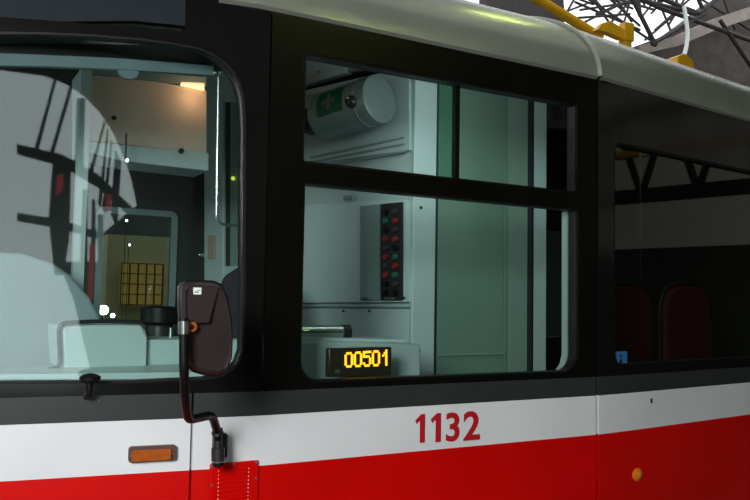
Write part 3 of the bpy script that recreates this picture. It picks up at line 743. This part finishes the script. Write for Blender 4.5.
pseat(628, .60, 'dark red seat back behind the blue sticker in the rear window')
pseat(690, .60, 'dark red seat back second from the blue sticker, further right')
x, z = onside(625, 358.5); e = empty('window_sticker'); e.parent = T; e.location = Vector((x, yb(x)+.022, z))-wloc(T); e.rotation_euler.z = math.atan(.12)
x0, z0 = onside(619.5, 366); x1, z1 = onside(631, 351.5)
b = B(); box(b, x0-x, x1-x, -.001, .001, z0-z, z1-z); obj('sticker_sheet', b, M['bluest'], e)
b = B(); disc(b, (-.004, -.001, .01), (0, -1, 0), .007, .001, 10); box(b, -.014, .006, -.002, -.001, -.03, -.004); obj('sticker_print', b, M['dark'], e)
e['label'] = 'blue sticker with a dark figure'
# green panel put in for a lit gap at the far side of the saloon
p = onY(652, 292, 2.30); q = onY(667, 262, 2.30)
b = B(); box(b, p.x, q.x, 2.30, 2.33, .5, q.z); tag(obj('lit_gap_panel', b, M['green']), 'dim green panel put in for the lit gap between the two dark red seats', 'screen')

# ------------------------------------------------------------------ lamps of the yard beyond the far door window
for px, py, r_, Y, lab in ((103, 310, .038, 4.2, 'glaring white lamp shining beyond the door window above the desk'), (112.5, 315.5, .017, 4.2, 'small white lamp just right of the glaring one'),
                    (126.5, 220.5, .008, 4.2, 'tiny bright lamp high in the rounded door window'), (129.5, 245, .008, 4.2, 'tiny bright lamp in front of the cream wall'), (127, 160.5, .006, 1.0, 'tiny bright lamp under the tan overhead bulkhead')):
    c = onY(px, py, Y)
    e = empty('lamp', c); tag(e, lab, 'lamp')
    b = B(); disc(b, (0, 0, 0), (0, -1, 0), r_, r_, 18, r_*.5); obj('lamp_glass', b, M['head'], e)
    b = B(); tube(b, [(0, .0, 0), (0, .05, 0)], r_*1.1, 16)
    if Y > 3: tube(b, [(0, .03, 0), (0, .03, -c.z)], max(r_*.3, .0025), 8)
    else: tube(b, [(0, .03, 0), (0, .03, .12)], .004, 8)
    obj('lamp_housing', b, M['dark'], e)
# ------------------------------------------------------------------ bright arched depot window behind the photographer, mirrored in the cab glass
GY = -10.0
gn = Vector((-.15, -1, 0)).normalized()
def mirrored(px, py, Y=GY):
    v = ray(px, py); sx, sz_ = onside(px, py); p = Vector((sx, yb(sx), sz_)); r = v-gn*2*v.dot(gn)
    t = (Y-p.y)/r.y; return (p.x+r.x*t, p.z+r.z*t)
def gplate(nm, pix, m_, y0, th, parent=None):
    b = B(); plate(b, [[mirrored(*q) for q in pix]], GY+y0, GY+y0+th); return obj(nm, b, m_, parent, smooth=False)
arc = [(-60, 68), (0, 70), (44, 76), (66, 84), (84, 96), (100, 112), (112, 130), (122, 152), (131, 176), (137, 205), (138, 235), (132, 262), (118, 285), (108, 310), (94, 379), (-60, 379)]
gw = struct(gplate('window_4', arc, mat('bright_depot_glazing', (.3, .3, .3), .7, emit=(.86, .95, .98), estr=3.0, noise=.2, scale=1.2), 0, .05))
for pix in ([(36, 150), (56, 78), (58, 78), (39, 151)], [(50, 158), (71, 88), (73, 89), (53, 159)], [(54, 164), (72, 166), (70, 240), (64, 275), (56, 275), (50, 220)],
            [(78, 100), (86, 100), (84, 170), (76, 170)], [(88, 180), (105, 122), (106.5, 123), (91, 182)], [(99, 205), (108, 130), (109.5, 131), (102, 208)], [(103, 210), (112, 140), (113.5, 142), (106, 214)], [(112, 215), (116, 150), (122, 160), (118, 230)],
            [(84, 190), (88, 190), (88, 300), (80, 300)], [(93, 200), (96, 200), (96, 300), (92, 300)], [(99, 215), (104, 215), (103, 300), (99, 300)], [(106, 232), (139, 205), (140, 310), (106, 325), (96, 325)],
            [(60, 262), (106, 262), (106, 379), (94, 379), (75, 300)]):
    gplate('mullion', pix, M['hall'], .06, .08, gw)
for pix in ([(20, 146), (66, 157), (100, 176), (138, 213), (136, 222), (98, 188), (64, 168), (20, 156)], [(20, 214), (60, 220), (112, 236), (112, 243), (60, 229), (20, 222)]):
    gplate('crossbar', pix, M['hall'], .15, .08, gw)
rd = mat('red_lit_panel', (.3, .02, .03), .5, emit=(1, .05, .08), estr=.9, noise=.2)
for pix in ([(60, 178), (66, 176), (66, 190), (59, 198)], [(108, 196), (113, 196), (113, 212), (108, 214)], [(92, 245), (97, 245), (95, 300), (90, 300)]):
    gplate('red_panel', pix, rd, .24, .03, gw)
# ------------------------------------------------------------------ depot tube lamps (mirrored in the roof paint)
LAMPS = []
def tubelamp(loc, length, rz, lab):
    e = empty('tube_lamp', loc, rz); tag(e, lab, 'lamp')
    b = B(); tube(b, [(-length/2, 0, 0), (length/2, 0, 0)], .05, 10); obj('tube', b, M['tube'], e)
    b = B(); box(b, -length/2-.04, length/2+.04, -.08, .08, .055, .12); obj('lamp_tray', b, M['dark'], e)
    b = B(); tube(b, [(-length*.3, 0, .12), (-length*.3, 0, 9-loc[2])], .006, 6); tube(b, [(length*.3, 0, .12), (length*.3, 0, 9-loc[2])], .006, 6); obj('hanger', b, M['dark'], e)
tubelamp((5.1, 1.96, EYE+5), .62, 0, 'short yellow green tube lamp high above the tram roof')
tubelamp((4.9, -6.65, EYE+5), .8, .6, 'yellow green tube lamp hanging behind the photographer')
bpy.context.view_layer.update()
